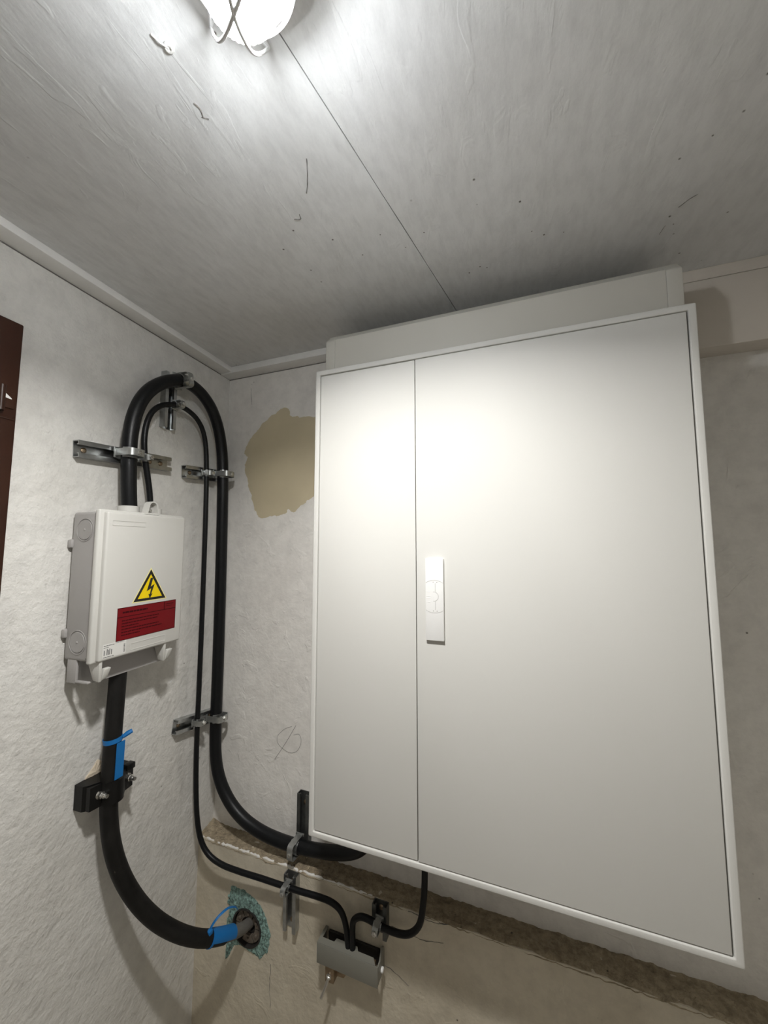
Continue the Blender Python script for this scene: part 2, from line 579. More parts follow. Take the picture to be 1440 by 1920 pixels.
# buff filler patch on the back wall
def blob_patch(name, outline, y, thick, mat, parent, jit=0.005, sub=12):
    pts = spline([(x, 0, z) for x, z in outline]+[(outline[0][0], 0, outline[0][1])], sub)[:-1]
    poly = []
    for k, p in enumerate(pts):
        poly.append((p.x+jit*(noise.noise(Vector((p.x*60, p.z*60, 1)))+0.5*noise.noise(Vector((p.x*210, p.z*210, 3)))), p.z+jit*(noise.noise(Vector((p.x*60, p.z*60, 7)))+0.5*noise.noise(Vector((p.x*210, p.z*210, 5))))))
    mb = MB().prism(poly, y-thick, y+0.002, 'y')
    return mb.build(name, mat, parent)
o = blob_patch('filler_patch', [(0.079, 1.885), (0.094, 1.915), (0.13, 1.955), (0.175, 1.99), (0.215, 2.012), (0.255, 2.022), (0.268, 1.993), (0.31, 1.982), (0.37, 1.975),
                                (0.47, 1.965), (0.52, 1.90), (0.53, 1.78), (0.48, 1.735), (0.38, 1.715), (0.33, 1.692), (0.305, 1.672), (0.285, 1.66), (0.268, 1.672), (0.25, 1.655), (0.20, 1.650),
                                (0.155, 1.645), (0.13, 1.680), (0.108, 1.74), (0.088, 1.80), (0.082, 1.835), (0.096, 1.862), (0.080, 1.875)],
               0.0, 0.0006, M['buff'], wall_back)
o['label'] = 'buff coloured unpainted filler patch beside the cabinet'

# pencil scribble and cracks
scrib = spline([(0.314, -0.0004, 0.990), (0.280, -0.0004, 0.935), (0.238, -0.0004, 0.875)], 6)
mb = MB().tube(scrib, 0.0006, 5)
loop = spline([(0.300, -0.0004, 0.985), (0.272, -0.0004, 0.972), (0.246, -0.0004, 0.945), (0.252, -0.0004, 0.922), (0.290, -0.0004, 0.905),
               (0.320, -0.0004, 0.915), (0.334, -0.0004, 0.945), (0.326, -0.0004, 0.965), (0.306, -0.0004, 0.960)], 6)
mb.tube(loop, 0.0005, 5)
mb.build('pencil_mark', M['pencil'], wall_back)['kind'] = 'stuff'
def crack(name, pts, r, parent, mat, seed=0, jit=0.002):
    P = spline(pts, 8)
    P = [p+Vector((jit*noise.noise(p*90+Vector((seed, 0, 0))), 0, jit*noise.noise(p*90+Vector((0, seed, 5))))) for p in P]
    R = [max(0.00008, r*(0.35+0.9*abs(noise.noise(p*45+Vector((seed, 3, 0)))))) for p in P]
    return MB().tube(P, R, 4).build(name, mat, parent)
crack('crack', [(0.098, -0.0002, 2.112), (0.101, -0.0002, 2.075), (0.103, -0.0002, 2.052)], 0.0009, wall_back, M['crack'], 1)
crack('crack', [(0.655, LEDGE_Y-0.0003, 0.578), (0.73, LEDGE_Y-0.0003, 0.572), (0.79, LEDGE_Y-0.0003, 0.582)], 0.0012, wall_lower, M['crack'], 2)
crack('crack', [(0.70, LEDGE_Y-0.0003, 0.628), (0.76, LEDGE_Y-0.0003, 0.621), (0.80, LEDGE_Y-0.0003, 0.628)], 0.0016, wall_lower, M['crack'], 3, 0.004)
crack('crack', [(0.635, LEDGE_Y-0.0003, 0.480), (0.665, LEDGE_Y-0.0003, 0.472), (0.70, LEDGE_Y-0.0003, 0.455)], 0.0010, wall_lower, M['crack'], 4)
crack('crack', [(0.288, LEDGE_Y-0.0003, 0.36), (0.286, LEDGE_Y-0.0003, 0.30), (0.290, LEDGE_Y-0.0003, 0.25)], 0.0012, wall_lower, M['crack'], 5, 0.004)
def ceil_mark(pts, r, seed):
    P = spline([(x, y, CEIL-0.0002) for x, y in pts], 6)
    P = [p+Vector((0.0015*noise.noise(p*80+Vector((seed, 0, 0))), 0, 0)) for p in P]
    R = [max(0.0001, r*(0.4+0.9*abs(noise.noise(p*60+Vector((seed, 3, 0)))))) for p in P]
    MB().tube(P, R, 4).build('crack', M['crack'], ceiling)
ceil_mark([(0.696, -0.5865), (0.683, -0.562), (0.6625, -0.533)], 0.0012, 1)
ceil_mark([(0.588, -0.712), (0.590, -0.7025), (0.586, -0.692)], 0.0012, 2)
ceil_mark([(0.583, -0.694), (0.592, -0.688)], 0.0010, 3)
ceil_mark([(1.318, -0.282), (1.3098, -0.2762), (1.296, -0.262)], 0.0014, 4)
ceil_mark([(0.626, -0.500), (0.622, -0.490), (0.610, -0.494)], 0.0010, 5)
ceil_mark([(1.2866, -0.2216), (1.281, -0.200)], 0.0010, 6)
for k, (x, y, r) in enumerate([(1.0195, -0.3793, 0.0024), (1.0631, -0.2822, 0.0022), (0.8366, -0.3739, 0.0018), (0.6965, -0.3629, 0.0018), (0.9306, -0.2364, 0.002),
                               (0.905, -0.225, 0.002), (0.945, -0.228, 0.0015), (1.04, -0.30, 0.0014), (1.10, -0.275, 0.0014), (1.30, -0.395, 0.0016), (1.30, -0.22, 0.0014), (0.752, -0.40, 0.0015), (0.79, -0.35, 0.0013)]):
    MB().lathe([(r, 0), (r*0.7, 0.0005), (0.0001, 0.0006)], (x, y, CEIL+0.0001), (0, 0, -1), 7).build('paint_chip', M['crack'], ceiling)

# brown door frame at the left edge
door = struct(empty('door_1', LW(0.640, 0, 0), LROT), 'brown painted door frame at the left edge')
MB().box((-0.075, -0.022, 0.0), (0.0, 0.004, 2.0), bev=0.003).build('casing', M['brown'], door)
MB().box((-0.90, -0.022, 1.925), (-0.0755, 0.004, 2.0), bev=0.003).build('head_casing', M['brown'], door)
MB().box((-0.90, -0.012, 0.01), (-0.079, 0.004, 1.92), bev=0.003).build('door_leaf', M['brown'], door)
hg = MB().box((-0.055, -0.0255, 1.820), (-0.006, -0.021, 1.852), bev=0.002).build('hinge', M['brown'], door)
MB().cyl((-0.030, -0.028, 1.812), (-0.030, -0.028, 1.862), 0.006, 12).build('hinge_pin', M['brown'], hg)
MB().box((-0.06, -0.0235, 1.798), (-0.002, -0.021, 1.803), bev=0.001).build('rail_edge', M['brown'], door)
blob = spline([(-0.036, 0, 1.842), (-0.028, 0, 1.851), (-0.020, 0, 1.846), (-0.012, 0, 1.839), (-0.024, 0, 1.840), (-0.036, 0, 1.842)], 4)[:-1]
MB().prism([(p.x, p.z) for p in blob], -0.0262, -0.0245, 'y').build('paint_chip', M['white'], door)

# ------------------------------------------------------------------ distribution cabinet
X0, X1, Z0, Z1 = 0.516, 1.316, 0.881, 1.9963
cab = empty('distribution_cabinet', (X0, 0, Z0))
tag(cab, 'large white two-door electrical distribution cabinet on the back wall', 'cabinet')
W, H = X1-X0, Z1-Z0
D = 0.250
mb = MB()
mb.box((0.002, -0.228, 0.002), (W-0.002, -0.001, H-0.002), bev=0.002)
mb.build('body', M['cabinet'], cab)
F = 0.0125
def rect(x0, z0, x1, z1):
    return [(x0, z0), (x1, z0), (x1, z1), (x0, z1)]
MB().ring(rect(0, 0, W, H), rect(F, F, W-F, H-F), -D, -0.2275, 'y', bev=0.0022, seg=3).build('frame', M['cabinet'], cab)
MB().box((F-0.001, -0.2305, F-0.001), (W-F+0.001, -0.2283, H-F+0.001)).build('inner_panel', M['cab_in'], cab)
XS = 0.779-X0
g = 0.0022
d1 = MB().box((F+g*0.8, -D+0.0025, F+g), (XS-0.0008, -0.231, H-F-g*0.8), bev=0.0016, seg=3).build('door', M['cabinet'], cab)
d1['label'] = 'narrow left door'
d2 = MB().box((XS+0.0008, -D+0.0015, F+g*0.8), (W-F-g*1.2, -0.231, H-F-g*0.6), bev=0.0016, seg=3).build('door', M['cabinet'], cab)
d2['label'] = 'wide right door'
# latch handle
hx0, hx1, hz0, hz1 = 0.8020-X0, 0.8415-X0, 1.3490-Z0, 1.5225-Z0
hy = -D+0.0018
h = MB().box((hx0, hy-0.0075, hz0), (hx1, hy+0.001, hz1), bev=0.001).build('handle', M['handle'], d2)
hc = ((hx0+hx1)/2, (hz0+hz1)/2+0.006)
# rotary disc outline: arcs and the half-round insert as fine grooves (thin dark inlays)
def arc(cx, cz, r, a0, a1, n=14):
    return [(cx+r*math.cos(math.radians(a0+(a1-a0)*k/n)), cz+r*math.sin(math.radians(a0+(a1-a0)*k/n))) for k in range(n+1)]
mb = MB()
yy = hy-0.0076
for a0, a1 in ((57, 123), (237, 303)):
    mb.tube([(x, yy, z) for x, z in arc(hc[0], hc[1], 0.0345, a0, a1)], 0.00035, 6)
mb.tube([(x, yy, z) for x, z in arc(hc[0]-0.001, hc[1], 0.0098, 100, -100)], 0.0004, 6)
mb.tube([(hc[0]+0.002, yy, hc[1]+0.0105), (hc[0]+0.002, yy, hc[1]+0.028)], 0.0004, 6)
mb.tube([(hc[0]+0.002, yy, hc[1]-0.0105), (hc[0]+0.002, yy, hc[1]-0.028)], 0.0004, 6)
mb.build('groove', M['groove'], h)['kind'] = 'stuff'
for s in (1, -1):
    for dx in (-0.0025, 0.0055):
        MB().cyl((hc[0]+dx, yy+0.0006, hc[1]+s*0.0305), (hc[0]+dx, yy-0.0002, hc[1]+s*0.0305), 0.0011, 10).build('pin', M['groove'], h)
mb = MB()
for dz in (0.010, 0.0, -0.003, -0.012):
    mb.box((hx0+0.002, yy-0.0002, hc[1]+dz-0.0008), (hx0+0.011, yy+0.0006, hc[1]+dz+0.0006), bev=0.0003)
mb.build('grip_rib', M['handle'], h)['kind'] = 'stuff'

# ------------------------------------------------------------------ duct cover on top of the cabinet
dc = empty('duct_cover', (X0, 0, Z1))
tag(dc, 'pale grey plastic cable duct cover between cabinet top and ceiling', 'duct')
TH = 2.124-Z1
TD = 0.200
def duct_prof(off=0.0, ch=0.022):
    return [(-0.001, 0.0005), (-TD-off, 0.0005), (-TD-off, TH-ch), (-TD-off+ch, TH+off), (-0.001, TH+off)]
EC = 0.028
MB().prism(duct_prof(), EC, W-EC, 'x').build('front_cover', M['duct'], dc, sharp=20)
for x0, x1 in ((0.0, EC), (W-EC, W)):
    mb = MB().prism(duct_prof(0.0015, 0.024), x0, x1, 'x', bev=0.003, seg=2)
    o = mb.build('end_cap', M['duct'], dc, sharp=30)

# ------------------------------------------------------------------ service connection box (left wall)
BU = 0.3965
bx = empty('service_box', LW(BU, 0, 1.245), LROT)
tag(bx, 'light grey plastic service connection box with warning triangle on the left wall', 'electrical box')
def bX(u): return BU-u
def bZ(z): return z-1.245
b_l, b_r = bX(0.510), bX(0.283)
body = MB().box((b_l, -0.080, bZ(1.297)), (b_r, -0.006, bZ(1.627)), bev=0.007, seg=3).build('body', M['box_body'], bx)
MB().box((b_l-0.0005, -0.078, bZ(1.306)), (b_l+0.004, -0.0745, bZ(1.618))).build('seam_rib', M['box_body'], body)
# wall feet
for z in (1.555, 1.355):
    MB().box((b_l-0.006, -0.014, bZ(z)-0.010), (b_l+0.01, -0.001, bZ(z)+0.010), bev=0.004, seg=2).build('wall_foot', M['box_body'], bx)
MB().box((b_l+0.012, -0.007, bZ(1.310)), (b_r-0.012, -0.0005, bZ(1.615))).build('back_spacer', M['box_body'], bx)
# knockouts on the left side
for z, nn in ((1.586, 0.047), (1.338, 0.047)):
    k = MB().lathe([(0.0265, 0), (0.0265, 0.0012), (0.0245, 0.0012), (0.0240, 0.0002), (0.0225, 0.0002), (0.0220, 0.0014), (0.0001, 0.0014)],
                   (b_l+0.0002, -nn, bZ(z)), (-1, 0, 0), 36).build('knockout', M['box_body'], body)
    MB().lathe([(0.003, 0), (0.002, 0.0012), (0.0001, 0.0016)], (b_l-0.001, -nn, bZ(z)), (-1, 0, 0), 12).build('centre_mark', M['box_body'], k)
# lid: flange and raised face
l_l, l_r, l_b, l_t = bX(0.5145), bX(0.2785), bZ(1.2935), bZ(1.6325)
lid = MB().box((l_l, -0.0935, l_b), (l_r, -0.0805, l_t), bev=0.0045, seg=3).build('lid', M['box'], bx)
MB().box((l_l+0.0115, -0.1035, l_b+0.003), (l_r-0.003, -0.088, l_t-0.0045), bev=0.0050, seg=4).build('lid_face', M['box'], lid)
# embossed panels on the lid
FY = -0.1035
for e0, e1, f0, f1 in ((0.490, 0.405, 1.596, 1.608), (0.428, 0.330, 1.305, 1.321)):
    MB().ring(rect(bX(e0), bZ(f0), bX(e1), bZ(f1)), rect(bX(e0-0.0012), bZ(f0+0.0012), bX(e1+0.0012), bZ(f1-0.0012)), FY-0.0007, FY+0.001).build('embossed_frame', M['box'], lid)
# catch at the top: an arched lug
ax, az = bX(0.383), l_t-0.004
def arch(w, hh, n=12):
    return [(-w, 0)]+[(-w*0.72*math.cos(math.pi*k/n)-w*0.0, hh-w*0.72+w*0.72*math.sin(math.pi*k/n)) for k in range(n+1)]+[(w, 0)]
outer = [(ax+x, az+z) for x, z in arch(0.019, 0.034)]
inner = [(ax+x*0.76, az+0.004+z*0.80) for x, z in arch(0.019, 0.034)]
lug = MB().ring(outer, inner, -0.1005, -0.0825, 'y').build('catch', M['box'], lid)
MB().prism(inner, -0.0865, -0.0835, 'y').build('catch_plate', M['groove'], lug)
MB().lathe([(0.0035, 0), (0.0035, 0.004), (0.002, 0.005)], (ax+0.001, -0.0865, az+0.011), (0, -1, 0), 12).build('seal_screw', M['screw'], lug)
# glands on top
def gland(u, r, hgt):
    gg = MB().lathe([(r*1.15, 0), (r*1.15, 0.003), (r, 0.004), (r*0.97, hgt), (r*0.8, hgt+0.001)],
                    (bX(u), -0.045, bZ(1.627)), (0, 0, 1), 28).build('cable_gland', M['box'], bx)
    MB().lathe([(r*1.28, 0), (r*1.28, 0.0025)], (bX(u), -0.045, bZ(1.6265)), (0, 0, 1), 28).build('gland_washer', M['groove'], gg)
gland(0.406, 0.0245, 0.022)
gland(0.332, 0.0190, 0.022)
# lower skirt around the incoming cable
s_l, s_r, s_b = bX(0.4855), bX(0.300), 0.0
U_ = [(s_l, -0.022), (s_l, -0.066), (s_r, -0.066), (s_r, -0.022), (s_r-0.003, -0.022), (s_r-0.003, -0.063), (s_l+0.003, -0.063), (s_l+0.003, -0.022)]
MB().prism(U_, s_b, bZ(1.300), 'z').build('skirt', M['box_body'], bx)
MB().box((bX(0.5085), -0.046, 0.004), (bX(0.502), -0.018, bZ(1.300)), bev=0.0015).build('skirt_tab', M['box_body'], bx)
MB().box((bX(0.5085), -0.082, 0.006), (bX(0.500), -0.044, 0.010), bev=0.001).build('skirt_tab', M['box_body'], bx)
# two hook latches under the lid
def latch(u0, u1):
    x0, x1 = bX(u0), bX(u1)
    lt = MB().hexa([(x0+0.005, -0.076, 0.008), (x0+0.012, -0.076, 0.008), (x0+0.012, -0.094, 0.006), (x0+0.005, -0.094, 0.006),
                    (x0, -0.062, l_b+0.004), (x0+0.007, -0.062, l_b+0.004), (x0+0.007, -0.100, l_b+0.004), (x0, -0.100, l_b+0.004)], bev=0.0015).build('latch', M['box'], bx)
    MB().hexa([(x0+0.012, -0.084, 0.008), (x1-0.003, -0.082, 0.011), (x1-0.003, -0.092, 0.011), (x0+0.012, -0.094, 0.008),
               (x0+0.013, -0.090, 0.034), (x1, -0.088, 0.034), (x1, -0.099, 0.033), (x0+0.013, -0.101, 0.033)], bev=0.0022).build('latch_hook', M['box'], lt)
latch(0.4975, 0.468)
latch(0.330, 0.300)
# warning triangle sticker
def scaled(tri, f):
    cx = sum(p[0] for p in tri)/3
    cz = sum(p[1] for p in tri)/3
    return [(cx+(x-cx)*f, cz+(z-cz)*f) for x, z in tri]
tri = [(bX(0.3835), bZ(1.4955)), (bX(0.4315), bZ(1.4135)), (bX(0.3325), bZ(1.4135))]
st = MB().prism(tri, FY-0.0003, FY+0.0004).build('warning_sticker', M['paleyellow'], lid)
st['label'] = 'yellow warning triangle with black lightning bolt'
t1_ = scaled(tri, 0.92)
t2_ = scaled(tri, 0.70)
MB().ring(t1_, t2_, FY-0.0005, FY-0.0002).build('triangle_border', M['black'], st)
MB().prism(t2_, FY-0.00045, FY-0.0002).build('triangle_field', M['yellow'], st)
cx, cz = bX(0.3835), bZ(1.4155)
bolt = [(0.000, 0.0545), (0.0075, 0.0545), (0.0010, 0.0330), (0.0125, 0.0385), (0.0035, 0.0150), (0.0075, 0.0160), (0.0000, 0.0040), (-0.0045, 0.0150),
        (-0.0005, 0.0145), (0.0030, 0.0290), (-0.0100, 0.0225)]
MB().prism([(cx+x*0.95, cz+z) for x, z in bolt], FY-0.0007, FY-0.0003).build('lightning_bolt', M['black'], st)
# red label
rx0, rx1, rz0, rz1 = bX(0.4660), bX(0.3025), bZ(1.3325), bZ(1.4070)
rl = MB().box((rx0, FY-0.0003, rz0), (rx1, FY+0.0004, rz1)).build('red_label', M['red'], lid)
rl['label'] = 'dark red notice label with dark print'
mb = MB()
ya, yb = FY-0.0006, FY-0.0002
zs = rz1-0.0215
mb.ring(rect(rx0, rz0, rx1, rz1), rect(rx0+0.001, rz0+0.001, rx1-0.001, rz1-0.001), ya, yb)
mb.box((rx0, ya, zs-0.0008), (rx1, yb, zs+0.0008))
mb.box((rx1-0.0365, ya, zs), (rx1-0.035, yb, rz1))
mb.build('label_rule', M['darkred'], rl)['kind'] = 'stuff'
mb = MB()
def text_line(x0, x1, z, hh, seed):
    rnd = random.Random(seed)
    x = x0
    while x < x1:
        w_ = rnd.uniform(0.004, 0.011)
        mb.box((x, ya, z-hh/2), (min(x+w_, x1), yb, z+hh/2))
        x += w_+0.0013
text_line(rx0+0.013, rx0+0.078, rz1-0.0115, 0.0040, 1)
text_line(rx1-0.030, rx1-0.008, rz1-0.008, 0.0016, 2)
text_line(rx1-0.030, rx1-0.012, rz1-0.013, 0.0012, 3)
for k, (a, b_) in enumerate([(0.012, 0.112), (0.012, 0.108), (0.012, 0.055), (0.012, 0.112), (0.012, 0.122), (0.012, 0.060)]):
    text_line(rx0+a, rx0+b_, zs-0.0085-k*0.0066, 0.0022, 10+k)
mb.build('label_text', M['darkred'], rl)['kind'] = 'stuff'
# white data label
wx0, wx1, wz0, wz1 = bX(0.4950), bX(0.4400), bZ(1.3025), bZ(1.3325)
wl = MB().box((wx0, FY-0.0003, wz0), (wx1, FY+0.0004, wz1)).build('data_label', M['paper'], lid)
wl['label'] = 'small white data label with grey print'
mb = MB()
text_line(wx0+0.002, wx0+0.026, wz1-0.0035, 0.0012, 31)
text_line(wx0+0.002, wx0+0.014, wz1-0.0075, 0.0010, 32)
text_line(wx0+0.002, wx0+0.026, wz0+0.0020, 0.0012, 33)
text_line(wx0+0.029, wx0+0.050, wz1-0.0020, 0.0008, 34)
for k, x in enumerate((0.003, 0.0095, 0.0125, 0.0155, 0.0195)):
    mb.box((wx0+x, ya, wz0+0.006), (wx0+x+0.0016, yb, wz1-(0.011 if k % 2 else 0.013)))
for k in range(6):
    mb.box((wx1-0.006, ya, wz0+0.004+k*0.0032), (wx1-0.0025, yb, wz0+0.0055+k*0.0032))
mb.build('label_text', M['print'], wl)['kind'] = 'stuff'

# ------------------------------------------------------------------ mounting rails
RW, RD = 0.040, 0.020
def rail_mesh(L_, mat, slots=True):
    """C-channel lying along local x, back at y=0, open to -y"""
    t = 0.0022
    lip = 0.0105
    hw = RW/2
    prof = [(0, -hw), (-RD, -hw), (-RD, -hw+lip), (-RD+0.006, -hw+lip), (-RD+0.006, -hw+lip-t), (-RD+t, -hw+lip-t), (-RD+t, -hw+t), (-t, -hw+t),
            (-t, hw-t), (-RD+t, hw-t), (-RD+t, hw-lip+t), (-RD+0.006, hw-lip+t), (-RD+0.006, hw-lip), (-RD, hw-lip), (-RD, hw), (0, hw)]
    mb = MB().prism(prof, 0, L_, 'x')
    return mb.mesh('mounting_rail', mat)
def rail(L_, mat4, label, mat, screws):
    o = empty('mounting_rail', mat=mat4)
    tag(o, label, 'mounting rail', 'steel mounting rails holding the cables')
    link('channel', rail_mesh(L_, mat), o)
    for s in screws:
        k = MB().lathe([(0.0065, 0), (0.0065, 0.002), (0.004, 0.0035), (0.0001, 0.0036)], (s, -0.0022, 0), (0, -1, 0), 14).build('screw', M['brass'], o)
    return o
def wall_mat(origin, xdir, out):
    """matrix: local x along xdir, local -y = out"""
    x = Vector(xdir).normalized()
    y = -Vector(out).normalized()
    z = x.cross(y)
    y = z.cross(x)
    mt = Matrix((x, y, z)).transposed().to_4x4()
    mt.translation = Vector(origin)
    return mt
a, b_ = LW(0.5175, 0, 1.7740), LW(0.2580, 0, 1.7890)
rail((b_-a).length, wall_mat(a, b_-a, LN), 'long zinc rail above the grey connection box', M['zinc'], (0.022, 0.20, 0.236))
a, b_ = LW(0.2720, 0, 2.062), LW(0.2700, 0, 1.8950)
rail((b_-a).length, wall_mat(a, b_-a, LN), 'upright zinc rail at the top of the cable arch', M['zinc'], (0.02, 0.115))
a, b_ = LW(0.2020, 0, 1.7790), LW(0.012, 0, 1.7930)
rail((b_-a).length, wall_mat(a, b_-a, LN), 'short zinc rail next to the wall corner under the cable arch', M['zinc'], (0.03, 0.17))
a, b_ = LW(0.1910, 0, 1.0170), LW(0.018, 0, 0.9880)
rail((b_-a).length, wall_mat(a, b_-a, LN), 'short tilted zinc rail low in the wall corner', M['zinc'], (0.02, 0.15))
a, b_ = Vector((0.3560, 0, 0.806)), Vector((0.3560, 0, 0.652))
rail((b_-a).length, wall_mat(a, b_-a, (0, -1, 0)), 'upright zinc rail, coloured darker for shade, at the lower left cabinet corner', M['zinc_shaded'], (0.03,))
a, b_ = Vector((0.3590, LEDGE_Y, 0.628)), Vector((0.3590, LEDGE_Y, 0.482))
rail((b_-a).length, wall_mat(a, b_-a, (0, -1, 0)), 'upright zinc rail just below the wall ledge', M['zinc'], (0.025, 0.125))
a, b_ = Vector((0.6280, LEDGE_Y, 0.632)), Vector((0.6280, LEDGE_Y, 0.555))
rail((b_-a).length, wall_mat(a, b_-a, (0, -1, 0)), 'short upright rail under the cabinet above the earthing terminal', M['zinc_shaded'], (0.015,))

# ------------------------------------------------------------------ cables
T1 = [(0.0699, -0.4006, 1.6400), (0.0702, -0.4062, 1.6959), (0.0704, -0.4092, 1.7432), (0.0705, -0.4107, 1.7911), (0.0705, -0.4107, 1.8369), (0.0701, -0.4047, 1.8836),
      (0.0692, -0.3895, 1.9319), (0.0676, -0.3633, 1.9728), (0.0654, -0.3279, 2.0056), (0.0629, -0.2875, 2.0305), (0.0609, -0.2552, 2.0427), (0.0586, -0.2182, 2.0448),
      (0.0558, -0.1736, 2.0334), (0.0533, -0.1321, 2.0044), (0.0513, -0.0998, 1.9569), (0.0501, -0.0813, 1.8979), (0.0494, -0.0702, 1.8361), (0.0492, -0.0668, 1.7725),
      (0.0490, -0.0635, 1.6638), (0.0488, -0.0600, 1.5027), (0.0487, -0.0581, 1.3272), (0.0486, -0.0568, 1.1554), (0.0487, -0.0575, 1.0136), (0.0484, -0.0575, 0.9311),
      (0.0523, -0.0571, 0.8741), (0.0623, -0.0559, 0.8268), (0.0850, -0.0547, 0.7796), (0.1241, -0.0535, 0.7355), (0.1737, -0.0524, 0.7060), (0.2332, -0.0512, 0.6878),
      (0.2995, -0.0500, 0.6814), (0.3639, -0.0500, 0.6819), (0.4257, -0.0500, 0.6880), (0.4850, -0.0510, 0.6980), (0.5261, -0.0540, 0.7100), (0.5661, -0.0600, 0.7330),
      (0.6000, -0.0700, 0.7750), (0.6150, -0.0800, 0.8300), (0.6170, -0.0850, 0.8790)]
TR = 0.0178
MB().tube(spline(smooth_path(T1, 1), 5), TR, 20).build('power_cable', M['cable'])
tag(bpy.data.objects['power_cable'], 'thick black power cable arching from the grey box to the cabinet', 'cable')
E1 = [(0.0523, -0.3270, 1.6400), (0.0528, -0.3343, 1.7026), (0.0534, -0.3451, 1.7448), (0.0541, -0.3558, 1.7865), (0.0545, -0.3619, 1.8332), (0.0543, -0.3585, 1.8813),
      (0.0533, -0.3428, 1.9223), (0.0517, -0.3167, 1.9468), (0.0495, -0.2812, 1.9628), (0.0475, -0.2487, 1.9697), (0.0453, -0.2137, 1.9670), (0.0430, -0.1760, 1.9522),
      (0.0413, -0.1494, 1.9236), (0.0404, -0.1350, 1.8763), (0.0400, -0.1283, 1.7983), (0.0399, -0.1262, 1.6762), (0.0397, -0.1235, 1.5048), (0.0397, -0.1232, 1.3371),
      (0.0397, -0.1229, 1.1733), (0.0397, -0.1235, 1.0295), (0.0398, -0.1247, 0.9357), (0.0438, -0.1247, 0.8283), (0.0473, -0.1206, 0.7277), (0.0590, -0.1165, 0.6676),
      (0.0861, -0.1124, 0.6286), (0.1318, -0.1083, 0.6115), (0.2028, -0.1042, 0.6094), (0.2747, -0.1001, 0.6110), (0.3403, -0.0970, 0.6080), (0.3958, -0.0960, 0.6085),
      (0.4591, -0.0960, 0.6139), (0.5010, -0.0960, 0.6147), (0.5279, -0.0960, 0.6022), (0.5421, -0.0960, 0.5760), (0.5471, -0.0950, 0.5150)]
ER = 0.0075
tag(MB().tube(spline(smooth_path(E1, 1), 5), ER, 14).build('earth_cable', M['cable']), 'thin black earth cable running from the grey box to the earthing terminal', 'cable')
E2 = [(0.5592, -0.0950, 0.5150), (0.5589, -0.0960, 0.5688), (0.5633, -0.0960, 0.5891), (0.5798, -0.0960, 0.6019), (0.6021, -0.0960, 0.6039), (0.6342, -0.0960, 0.5980),
      (0.6740, -0.0960, 0.5962), (0.7044, -0.0960, 0.6014), (0.7263, -0.0960, 0.6169), (0.7399, -0.0960, 0.6402), (0.7468, -0.0960, 0.6770), (0.7513, -0.0960, 0.7262),
      (0.7529, -0.0970, 0.8000), (0.7530, -0.0990, 0.8795)]
tag(MB().tube(spline(E2, 6), 0.0078, 14).build('earth_cable', M['cable']), 'short thin black cable looping from the earthing terminal up into the cabinet', 'cable')
LOW = [(0.0701, -0.4038, 1.2600), (0.0713, -0.4067, 1.1699), (0.0735, -0.4107, 1.0862), (0.0757, -0.4131, 1.0217), (0.0758, -0.4149, 0.9693), (0.0765, -0.4103, 0.9081),
       (0.0791, -0.4041, 0.8580), (0.0844, -0.3919, 0.8044), (0.0932, -0.3729, 0.7462), (0.1074, -0.3435, 0.6802), (0.1273, -0.3090, 0.6222), (0.1512, -0.2733, 0.5752),
       (0.1749, -0.2356, 0.5392), (0.1875, -0.2119, 0.5201), (0.2015, -0.1790, 0.5014), (0.2080, -0.1444, 0.4800), (0.2090, -0.1035, 0.4560), (0.2060, -0.0678, 0.4380), (0.203, -0.03, 0.4295)]
lowp = spline(smooth_path(LOW, 1), 6)
LR = 0.0185
cut = int(len(lowp)*0.80)
incoming = empty('power_cable', lowp[-1])
tag(incoming, 'dusty thick black power cable rising from the wall opening to the grey box', 'cable')
def child_world(o, parent):
    o.parent = parent
    o.matrix_parent_inverse = Matrix.Translation(-parent.location)
    return o
child_world(MB().tube(lowp[:cut+1], LR, 22).build('sheath', M['cable_old']), incoming)
n_rest = len(lowp)-cut
child_world(MB().tube(lowp[cut-1:], [0.0165-0.003*k/n_rest for k in range(n_rest+1)], 18).build('core', M['cable_grey']), incoming)

